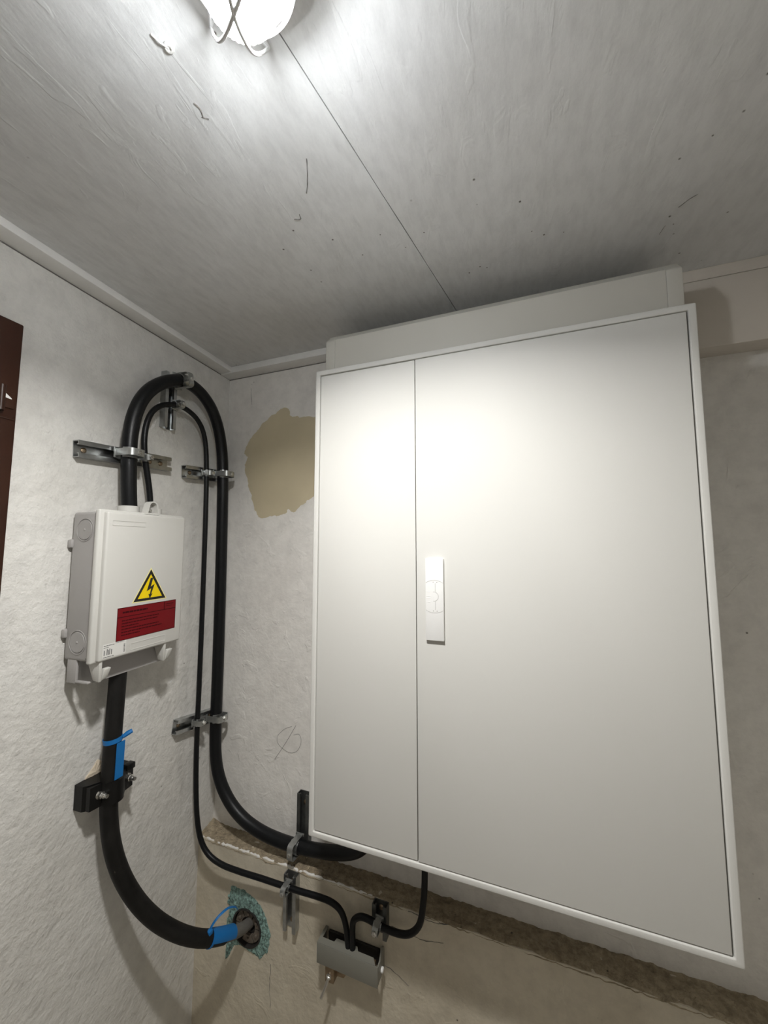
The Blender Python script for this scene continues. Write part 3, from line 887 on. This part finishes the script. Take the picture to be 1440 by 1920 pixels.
# ------------------------------------------------------------------ saddle clamps
def clamp_parts(R, ext, wd):
    """local: y=0 rail face, -y outwards, z along the cable, x across"""
    t = 0.0018
    hw = R+0.0022
    top = -(2*R+0.003+ext)
    s = []
    # U strap
    mb = MB()
    prof_o, prof_i = [], []
    n = 8
    rc = min(hw*0.8, 0.010)
    def U(h_, dep, rcc):
        pts = [(-h_, 0.004)]
        pts += [(-h_+rcc-rcc*math.cos(math.pi/2*k/n), dep+rcc-rcc*math.sin(math.pi/2*k/n)) for k in range(n+1)]
        pts += [(h_-rcc+rcc*math.sin(math.pi/2*k/n), dep+rcc-rcc*math.cos(math.pi/2*k/n)) for k in range(n+1)]
        pts += [(h_, 0.004)]
        return pts
    outer, inner = U(hw+t, top-t, rc+t), U(hw, top, rc)
    poly = outer + inner[::-1]
    mb.prism(poly, -wd/2, wd/2, 'z')
    s.append(('strap', mb.mesh('strap', M['zinc2'])))
    # pressure trough on the cable
    mb = MB()
    arc_o = [(math.sin(a)*(R+0.0018), -(R+0.001)-math.cos(a)*(R+0.0018)) for a in [math.radians(-80+160*k/12) for k in range(13)]]
    arc_i = [(math.sin(a)*(R+0.0002), -(R+0.001)-math.cos(a)*(R+0.0002)) for a in [math.radians(-80+160*k/12) for k in range(13)]]
    mb.prism(arc_o+arc_i[::-1], -wd*0.7, wd*0.7, 'z')
    s.append(('pressure_plate', mb.mesh('pressure_plate', M['zinc'])))
    # foot tabs hooking into the rail
    for sx in (-1, 1):
        mb = MB().box((sx*(hw+t/2)-0.004, -0.0022, -wd*0.75), (sx*(hw+t/2)+0.004, 0.0012, wd*0.75), bev=0.0006)
        s.append(('foot', mb.mesh('foot', M['zinc2'])))
    # pressing screw: shaft, hexagon head
    mb = MB().lathe([(0.0030, -ext*0.95-t), (0.0030, 0), (0.0062, 0.0002), (0.0062, 0.0035), (0.0048, 0.0048), (0.0020, 0.0050), (0.0018, 0.0035)], (0, top-t, 0), (0, -1, 0), 6)
    s.append(('screw', mb.mesh('screw', M['screw'], 25)))
    return s
BIG = clamp_parts(0.0178, 0.013, 0.018)
SML = clamp_parts(0.0078, 0.012, 0.015)
def clamp(parts, pos, cdir, out, R, label, group):
    out = Vector(out).normalized()
    b = Vector(cdir).normalized()
    y = -out
    z = (b - y*b.dot(y)).normalized()
    x = y.cross(z)
    mt = Matrix((x, y, z)).transposed().to_4x4()
    mt.translation = Vector(pos) - out*(R+0.001)
    o = empty('cable_clamp', mat=mt)
    tag(o, label, 'cable clamp', group)
    for nm, me in parts:
        link(nm, me, o)
    return o
GB = 'zinc saddle clamps'
Y_ = (0, -1, 0)
clamp(BIG, (0.0705, -0.4109, 1.784), (0, 0, 1), LN, 0.0178, 'zinc clamp around the thick cable on the long rail', GB)
clamp(BIG, (0.0609, -0.2560, 2.0415), Vector(T1[11])-Vector(T1[9]), LN, 0.0178, 'zinc clamp at the crown of the thick cable arch', GB)
clamp(BIG, (0.0493, -0.0675, 1.791), (0, 0, 1), LN, 0.0178, 'zinc clamp around the thick cable on the upper corner rail', GB)
clamp(BIG, (0.0487, -0.0572, 0.9985), (0, 0, 1), LN, 0.0178, 'zinc clamp around the thick cable on the low tilted rail', GB)
clamp(BIG, (0.3560, -0.0500, 0.6816), (1, 0, 0), Y_, 0.0178, 'zinc clamp around the thick cable beside the lower left cabinet corner', GB)
clamp(SML, (0.0540, -0.3553, 1.7865), Vector(E1[4])-Vector(E1[2]), LN, 0.0078, 'small zinc clamp around the thin cable on the long rail', GB)
clamp(SML, (0.0480, -0.2580, 1.9680), Vector(E1[10])-Vector(E1[8]), LN, 0.0078, 'small zinc clamp at the crown of the thin cable arch', GB)
clamp(SML, (0.0400, -0.1281, 1.785), (0, 0, 1), LN, 0.0078, 'small zinc clamp around the thin cable on the upper corner rail', GB)
clamp(SML, (0.0397, -0.1236, 1.008), (0, 0, 1), LN, 0.0078, 'small zinc clamp around the thin cable on the low tilted rail', GB)
clamp(SML, (0.3590, -0.0966, 0.6085), (1, 0, 0), Y_, 0.0078, 'small zinc clamp around the thin cable below the wall ledge', GB)
clamp(SML, (0.6290, -0.0960, 0.5988), (1, 0, -0.12), Y_, 0.0078, 'small zinc clamp right above the earthing terminal', GB)

# ------------------------------------------------------------------ black two-bolt cable clamp on the incoming cable
kc = empty('cable_cleat', LW(0.4060, 0, 0.948), LROT)
tag(kc, 'black plastic two-bolt cable clamp on the left wall', 'cable clamp')
kx = 0.4060-0.4110
R_ = LR+0.0003
def cleat(sign):
    cy = -0.0505
    if sign > 0:      # base half between wall and cable axis
        pts = [(-0.056, -0.001), (-0.056, -0.026), (-0.050, -0.033), (kx-R_-0.004, -0.046)]
        pts += [(kx+R_*math.cos(math.radians(a)), cy+R_*math.sin(math.radians(a))) for a in range(180, -1, -15)]
        pts += [(kx+R_+0.004, -0.046), (0.050, -0.033), (0.056, -0.026), (0.056, -0.001)]
        return pts
    pts = [(-0.053, -0.0345), (-0.053, -0.046), (-0.030, -0.050), (kx-R_-0.0035, -0.062)]
    pts += [(kx+(R_+0.006)*math.cos(math.radians(a)), cy+(R_+0.006)*math.sin(math.radians(a))) for a in range(210, 331, 15)]
    pts += [(kx+R_+0.0035, -0.062), (0.030, -0.050), (0.053, -0.046), (0.053, -0.0345), (kx+R_+0.004, -0.0485)]
    pts += [(kx+R_*math.cos(math.radians(a)), cy+R_*math.sin(math.radians(a))) for a in range(0, -181, -15)]
    pts += [(kx-R_-0.004, -0.0485)]
    return pts
MB().prism(cleat(1), 0.004, 0.058, 'z').build('base_half', M['clampblack'], kc)
MB().prism(cleat(-1), 0.006, 0.056, 'z').build('top_half', M['clampblack'], kc)
mb = MB()
mb.box((0.030, -0.054, 0.050), (0.052, -0.036, 0.064), bev=0.002)
mb.build('end_lug', M['clampblack'], kc)
for sx in (-0.0325, 0.0370):
    bo = MB().cyl((sx, -0.045, 0.033), (sx, -0.072, 0.033), 0.0042, 14).build('bolt', M['screw'], kc)
    MB().lathe([(0.0095, 0), (0.0095, 0.0015)], (sx, -0.0475, 0.033), (0, -1, 0), 20).build('washer', M['screw'], bo)
    MB().lathe([(0.0078, 0), (0.0078, 0.0085), (0.0066, 0.0095)], (sx, -0.049, 0.033), (0, -1, 0), 6).build('nut', M['screw'], bo, 25)
    MB().lathe([(0.0058, 0), (0.0056, 0.006), (0.004, 0.0085), (0.0001, 0.009)], (sx, -0.0585, 0.033), (0, -1, 0), 14).build('bolt_cap', M['screw'], bo)
# crumbled filler behind the clamp
blob = [(0.402, 1.028), (0.412, 1.036), (0.420, 1.026), (0.428, 1.018), (0.437, 1.010), (0.440, 1.002), (0.430, 0.995), (0.400, 0.995), (0.396, 1.010)]
pts = spline([(LW(u, 0, z)) for u, z in blob]+[LW(*((blob[0][0], 0, blob[0][1])))], 4)[:-1]
mb = MB()
va = [mb.bm.verts.new(p-LN*0.002) for p in pts]
vbb = [mb.bm.verts.new(p+LN*(0.003+0.003*noise.noise(p*140))) for p in pts]
cen = mb.bm.verts.new(sum((v.co for v in vbb), Vector())/len(vbb)+LN*0.003)
for k in range(len(va)):
    j = (k+1) % len(va)
    mb.bm.faces.new((va[k], va[j], vbb[j], vbb[k]))
    mb.bm.faces.new((vbb[k], vbb[j], cen))
bmesh.ops.recalc_face_normals(mb.bm, faces=mb.bm.faces[:])
o = mb.build('filler_lump', M['beige'], wall_left, 20)
o['label'] = 'beige crumbled filler above the black cable clamp'

# ------------------------------------------------------------------ blue cable tags
def on_low(t):
    f = t*(len(lowp)-1)
    i = min(int(f), len(lowp)-2)
    p = lowp[i].lerp(lowp[i+1], f-i)
    return p, (lowp[i+1]-lowp[i]).normalized()
def low_at_z(z):
    for i in range(len(lowp)-1):
        if lowp[i].z >= z >= lowp[i+1].z:
            return lowp[i], (lowp[i+1]-lowp[i]).normalized()
def band_ring(mb, p, t, r, wd, thick=0.0012, seg=28, tilt=Vector((0, 0, 0))):
    ax = (t+tilt).normalized()
    a = ax.orthogonal().normalized()
    b = ax.cross(a)
    rr = []
    for rad, hh in ((r, -wd/2), (r+thick, -wd/2), (r+thick, wd/2), (r, wd/2)):
        rr.append([mb.bm.verts.new(p+ax*hh+(a*math.cos(q)+b*math.sin(q))*rad) for q in [2*math.pi*k/seg for k in range(seg)]])
    fs = []
    for i in range(4):
        A, B = rr[i], rr[(i+1) % 4]
        for k in range(seg):
            j = (k+1) % seg
            fs.append(mb.bm.faces.new((A[k], A[j], B[j], B[k])))
    bmesh.ops.recalc_face_normals(mb.bm, faces=fs)
def sheet(mb, rows, thick, nrm_fn):
    """rows of points -> thin curved plate"""
    A = [[mb.bm.verts.new(p) for p in r] for r in rows]
    B = [[mb.bm.verts.new(p+nrm_fn(p)*thick) for p in r] for r in rows]
    fs = []
    R0, C0 = len(rows), len(rows[0])
    for i in range(R0-1):
        for j in range(C0-1):
            fs.append(mb.bm.faces.new((A[i][j], A[i][j+1], A[i+1][j+1], A[i+1][j])))
            fs.append(mb.bm.faces.new((B[i][j], B[i+1][j], B[i+1][j+1], B[i][j+1])))
    for i in range(R0-1):
        for j in (0, C0-1):
            fs.append(mb.bm.faces.new((A[i][j], A[i+1][j], B[i+1][j], B[i][j])))
    for j in range(C0-1):
        for i in (0, R0-1):
            fs.append(mb.bm.faces.new((A[i][j], A[i][j+1], B[i][j+1], B[i][j])))
    bmesh.ops.recalc_face_normals(mb.bm, faces=fs)
# upper tag: band round the cable with a flat flag hanging down
p, t = low_at_z(1.087)
tg = empty('cable_tag', p)
tag(tg, 'blue plastic tag tied upright to the thick cable above the black clamp', 'cable tag')
mb = MB(); band_ring(mb, p, t, LR+0.0004, 0.010, tilt=LU*-0.12+LN*0.05)
child_world(mb.build('band', M['blue']), tg)
rows = []
for i in range(9):
    z = 1.086-0.080*i/8
    pc, tt = low_at_z(z)
    base = Vector((pc.x, pc.y, z))
    rows.append([base+LN*(0.0198+0.0005*i/8)-LU*(x-0.001) for x in (-0.004, 0.002, 0.008, 0.0125, 0.0165)])
mb = MB(); sheet(mb, rows, 0.0012, lambda q: LN)
child_world(mb.build('flag', M['blue']), tg)
mb = MB()
c0 = p+LN*0.014-LU*0.014+Vector((0, 0, 0.001))
mb.tube([c0, c0+LN*0.006-LU*0.008+Vector((0, 0, 0.006)), c0+LN*0.010-LU*0.016+Vector((0, 0, 0.009))], [0.0045, 0.0060, 0.0050], 8)
child_world(mb.build('tie_end', M['blue']), tg)
# lower tag: sleeve round the cable by the opening with a loose tie loop
i0, i1 = int(len(lowp)*0.735), int(len(lowp)*0.835)
tg = empty('cable_tag', lowp[i0])
tag(tg, 'blue plastic tag with a loose tie loop next to the wall opening', 'cable tag')
campos = Vector((1.0185, -1.0786, 1.55))
rows = []
for i in range(i0, i1+1):
    t = (lowp[i+1]-lowp[i-1]).normalized()
    side = (campos-lowp[i]); side = (side-t*side.dot(t)).normalized()
    bn = t.cross(side)
    rows.append([lowp[i]+(side*math.cos(q)+bn*math.sin(q))*(LR+0.0006) for q in [math.radians(-88+125*k/12) for k in range(13)]])
def nfn(q):
    best = min(lowp, key=lambda s: (s-q).length)
    return (q-best).normalized()
mb = MB(); sheet(mb, rows, 0.0012, nfn)
child_world(mb.build('flag', M['blue']), tg)
mb = MB(); band_ring(mb, lowp[i0], (lowp[i0+1]-lowp[i0-1]).normalized(), LR+0.0004, 0.006)
child_world(mb.build('band', M['blue']), tg)
pA = lowp[i0]
loop = spline([pA+Vector((0.004, -0.006, 0.017)), pA+Vector((0.004, -0.002, 0.030)), pA+Vector((0.013, 0.012, 0.046)), pA+Vector((0.020, 0.040, 0.047)),
               pA+Vector((0.022, 0.066, 0.030)), pA+Vector((0.022, 0.076, 0.016))], 6)
mb = MB().box((pA.x-0.002, pA.y-0.014, pA.z+0.015), (pA.x+0.010, pA.y+0.000, pA.z+0.027), bev=0.002)
child_world(mb.build('tie_head', M['blue']), tg)
mb = MB().tube(loop, 0.0032, 8, flat=0.35, up=(1, 0, 0))
child_world(mb.build('tie_loop', M['blue']), tg)

# ------------------------------------------------------------------ wall seal around the incoming cable
sl = empty('wall_seal', (HOLE[0], LEDGE_Y, HOLE[1]))
tag(sl, 'round dark ring seal in the wall opening under the thin cable', 'seal')
def circ(r, n=40):
    return [(r*math.cos(2*math.pi*k/n), r*math.sin(2*math.pi*k/n)) for k in range(n)]
MB().ring(circ(HR+0.001), circ(HR-0.0025), -0.006, 0.075).build('sleeve', M['sleeve'], sl)
MB().ring(circ(HR-0.0035), circ(0.018), 0.012, 0.050).build('rubber', M['sleeve'], sl)
for k in range(6):
    a0 = 2*math.pi*k/6+0.05
    a1 = 2*math.pi*(k+1)/6-0.05
    ro, ri = HR-0.006, 0.0245
    n = 8
    o_ = [(ro*math.cos(a0+(a1-a0)*i/n), ro*math.sin(a0+(a1-a0)*i/n)) for i in range(n+1)]
    i_ = [(ri*math.cos(a0+(a1-a0)*i/n), ri*math.sin(a0+(a1-a0)*i/n)) for i in range(n+1)]
    pl = MB().prism(o_+i_[::-1], 0.003, 0.011).build('pressure_plate', M['sealplate'], sl)
    am = (a0+a1)/2
    MB().lathe([(0.0050, 0), (0.0050, 0.003), (0.0035, 0.004)], (0.034*math.cos(am), 0.003, 0.034*math.sin(am)), (0, -1, 0), 6).build('screw', M['sealplate'], pl, 25)
# teal filler ring round the opening
out = [(0.131, 0.500), (0.140, 0.523), (0.158, 0.528), (0.185, 0.527), (0.205, 0.523), (0.235, 0.512), (0.258, 0.492), (0.272, 0.468), (0.283, 0.440), (0.284, 0.415), (0.279, 0.392),
       (0.268, 0.378), (0.250, 0.362), (0.225, 0.366), (0.190, 0.372), (0.160, 0.364), (0.142, 0.338), (0.128, 0.320), (0.124, 0.345), (0.130, 0.385), (0.124, 0.420), (0.133, 0.455), (0.129, 0.480)]
op = spline([(x, 0, z) for x, z in out]+[(out[0][0], 0, out[0][1])], 4)[:-1]
op = [(p.x+0.003*noise.noise(Vector((p.x*90, p.z*90, 2))), p.z+0.003*noise.noise(Vector((p.x*90, p.z*90, 8)))) for p in op]
bm = bmesh.new()
inner = [(HOLE[0]+(HR+0.0015)*math.cos(2*math.pi*k/40), HOLE[1]+(HR+0.0015)*math.sin(2*math.pi*k/40)) for k in range(40)]
vo, vi = fill_with_hole(bm, op, HOLE, HR, LEDGE_Y-0.0015, inner=inner)
for v in bm.verts:
    v.co.y += -0.0005
bmesh.ops.subdivide_edges(bm, edges=bm.edges[:], cuts=2, use_grid_fill=True)
bset = {v for e in bm.edges if e.is_boundary for v in e.verts}
for v in bm.verts:
    q = v.co*70
    v.co.y -= 0.0035*abs(noise.noise(q))+0.0015*noise.noise(q*3)
    if v in bset and (Vector((v.co.x-HOLE[0], v.co.z-HOLE[1])).length > HR+0.006):
        v.co.y = LEDGE_Y+0.0005
bmesh.ops.recalc_face_normals(bm, faces=bm.faces[:])
mb = MB(); mb.bm.free(); mb.bm = bm
o = mb.build('filler_ring', M['teal'], wall_lower, 80)
o['label'] = 'rough teal filler around the wall opening'

# ------------------------------------------------------------------ earthing terminal
et = empty('earthing_terminal', (0.4650, LEDGE_Y, 0.472))
tag(et, 'grey-green earthing terminal with plastic cover on the wall below the cabinet', 'terminal')
TW, THt, TDp = 0.1710, 0.0480, 0.050
mb = MB()
mb.box((0, -TDp, 0.0), (TW, -TDp+0.0025, THt), bev=0.001)
cov = mb.build('cover', M['barcover'], et)
mb = MB()
top = [(0.0, -TDp+0.001), (TW-0.006, -TDp+0.001), (TW-0.018, -TDp+0.018), (0.110, -TDp+0.018), (0.104, -TDp+0.028), (0.044, -TDp+0.028), (0.042, -TDp+0.018), (0.008, -TDp+0.018), (0.008, -0.001), (0.0, -0.001)]
mb.prism(top, THt-0.0025, THt, 'z')
mb.build('top_flange', M['barcover'], cov)
mb = MB()
mb.box((0.0, -TDp+0.001, 0.004), (0.0025, -0.001, THt-0.0005))
mb.build('end_plate', M['barcover'], cov)
ep = [(-TDp+0.001, 0.002), (-TDp+0.001, THt-0.006)]+[(-TDp+0.020+0.020*math.cos(math.radians(a))*0+0.016*(k/8), THt-0.004+0.018*math.sin(math.radians(90*k/8))) for k, a in enumerate(range(0, 81, 10))]
ep += [(-0.006, THt+0.010), (-0.001, THt-0.002), (-0.001, 0.004)]
MB().prism(ep, TW-0.004, TW-0.0005, 'x').build('end_plate', M['barcover'], cov)
MB().box((0.012, -0.008, 0.008), (TW-0.012, -0.001, THt-0.004), bev=0.001).build('base', M['sleeve'], et)
br = MB().box((0.016, -0.030, 0.014), (TW-0.016, -0.018, 0.032), bev=0.001).build('brass_bar', M['brass'], et)
for x in (0.03, 0.058, 0.082, 0.094, 0.122, 0.145):
    MB().lathe([(0.0050, 0), (0.0050, 0.004), (0.004, 0.005)], (x, -0.030, 0.023), (0, -1, 0), 10).build('terminal_screw', M['screw'], br)
MB().lathe([(0.0062, 0), (0.0062, 0.004), (0.0048, 0.0055), (0.0001, 0.0058)], (TW-0.0005, -0.022, 0.018), (1, 0, 0), 14).build('side_screw', M['handle'], et)
# conductor clamp and pin below the cover
cl = MB().box((0.020, -0.040, -0.046), (0.045, -0.018, 0.010), bev=0.0015).build('conductor_clamp', M['brass'], et)
MB().prism([(0.046, -0.040), (0.066, -0.038), (0.076, -0.024), (0.078, 0.010), (0.040, 0.010), (0.040, -0.038)], -0.024, -0.008).build('clamp_plate', M['brass'], et)
MB().lathe([(0.0070, 0), (0.0070, 0.003), (0.0055, 0.004)], (0.032, -0.040, -0.030), (0, -1, 0), 14).build('nut', M['screw'], cl)
MB().tube([(0.032, -0.044, -0.030), (0.0285, -0.047, -0.044), (0.023, -0.050, -0.058), (0.017, -0.054, -0.073)], [0.0036, 0.0036, 0.0034, 0.0038], 10).build('pin', M['screw'], cl)

# cable entry on the cabinet underside (thin cable)
MB().lathe([(0.016, 0), (0.016, 0.005), (0.0125, 0.006), (0.0118, 0.014)], (0.7530-X0, -0.099, 0.002), (0, 0, -1), 20).build('cable_gland', M['clampblack'], cab)
MB().lathe([(0.030, 0), (0.030, 0.006), (0.025, 0.007), (0.023, 0.020)], (0.6170-X0, -0.085, 0.002), (0, 0, -1), 24).build('cable_gland', M['clampblack'], cab)

# ------------------------------------------------------------------ ceiling screw cap
hk = empty('screw_cap', (0.6098, -0.7704, CEIL))
tag(hk, 'small white screw cap on the ceiling left of the lamp', 'screw cap')
MB().lathe([(0.0062, -0.001), (0.0062, 0.002), (0.0046, 0.004), (0.0028, 0.004), (0.0024, 0.002)], (0, 0, 0), (0, 0, -1), 20).build('cap', M['white'], hk)
MB().tube([(0, 0, -0.003), (-0.005, -0.009, -0.004), (-0.010, -0.017, -0.001)], 0.0011, 8).build('pull_tail', M['white'], hk)

# ------------------------------------------------------------------ ceiling lamp: oval bulkhead with wire cage
LC = Vector((0.7614, -0.8131, CEIL))
lp = empty('bulkhead_lamp', LC)
tag(lp, 'lit bulkhead lamp with ribbed jar glass and wire cage on the ceiling', 'lamp')
MB().lathe([(0.050, 0.0002), (0.052, 0.006), (0.0515, 0.044), (0.046, 0.047)], (0, 0, 0), (0, 0, -1), 40).build('base', M['cage'], lp)
# ribbed jar glass
mb = MB()
NS, NR = 144, 16
rings = []
for j in range(NR+1):
    ph = (math.pi/2)*j/NR
    c, sn = math.cos(ph)**0.9, math.sin(ph)**0.9
    ring_ = []
    for k in range(NS):
        a = 2*math.pi*k/NS
        rib = 1+0.022*math.sin(a*36)*(1 if j < NR-2 else 0)
        ring_.append(mb.bm.verts.new((0.0435*c*rib*math.cos(a), 0.0435*c*rib*math.sin(a), -0.040-0.066*sn)))
    rings.append(ring_)
for A, B in zip(rings, rings[1:]):
    for k in range(NS):
        j = (k+1) % NS
        mb.bm.faces.new((A[k], A[j], B[j], B[k]))
bmesh.ops.remove_doubles(mb.bm, verts=mb.bm.verts[:], dist=0.0001)
bmesh.ops.recalc_face_normals(mb.bm, faces=mb.bm.faces[:])
mb.build('glass', M['glass'], lp, 60)
MB().lathe([(0.012, 0), (0.013, 0.006), (0.020, 0.020), (0.0215, 0.032), (0.018, 0.044), (0.009, 0.050), (0.0001, 0.0515)], (0, 0, -0.048), (0, 0, -1), 20).build('bulb', M['bulb'], lp)
# cage: a ring round the glass, four straight bars from the tip to foot loops on the ceiling
MB().tube([(0.0535*math.cos(2*math.pi*k/48), 0.0535*math.sin(2*math.pi*k/48), -0.047) for k in range(48)], 0.0022, 8, closed=True).build('cage_ring', M['cage'], lp)
tip = Vector((0.0, -0.006, -0.1095))
FEET = [Vector((-0.083, 0.042, -0.010)), Vector((-0.030, 0.083, -0.010))]
for f in FEET:
    g_ = Vector((-f.x, -f.y, f.z))
    def bow(e, t):      # the bars bow outwards round the glass
        w = e.lerp(tip, t)
        return w+Vector((0, 0, -0.024*math.sin(math.pi*t)))
    pts = [f, bow(f, 0.25), bow(f, 0.5), bow(f, 0.75), tip, bow(g_, 0.75), bow(g_, 0.5), bow(g_, 0.25), g_]
    MB().tube(spline(pts, 4), 0.0020, 8).build('cage_bar', M['cage'], lp)
    for q in (f, g_):
        d_ = Vector((q.x, q.y, 0)).normalized()
        e_ = Vector((-d_.y, d_.x, 0))
        lo_ = [q, q-d_*0.030+e_*0.010+Vector((0, 0, -0.022)), q-d_*0.034+e_*0.002+Vector((0, 0, -0.020)), q+Vector((0, 0, 0.0005))]
        MB().tube(lo_, 0.0019, 8, closed=True).build('cage_foot', M['cage'], lp)
ld = bpy.data.lights.new('lamp_light', 'AREA')      # the lit bulb and reflector: shines down out of the housing
ld.shape = 'DISK'
ld.size = 0.075
ld.size_y = 0.075
ld.spread = math.radians(152)      # deep reflector: less light leaves sideways
ld.energy = LAMP_POWER
ld.color = LAMP_COLOR
lo = bpy.data.objects.new('lamp_light', ld)
C.objects.link(lo)
lo.parent = lp
lo.location = (0, 0, -0.0475)
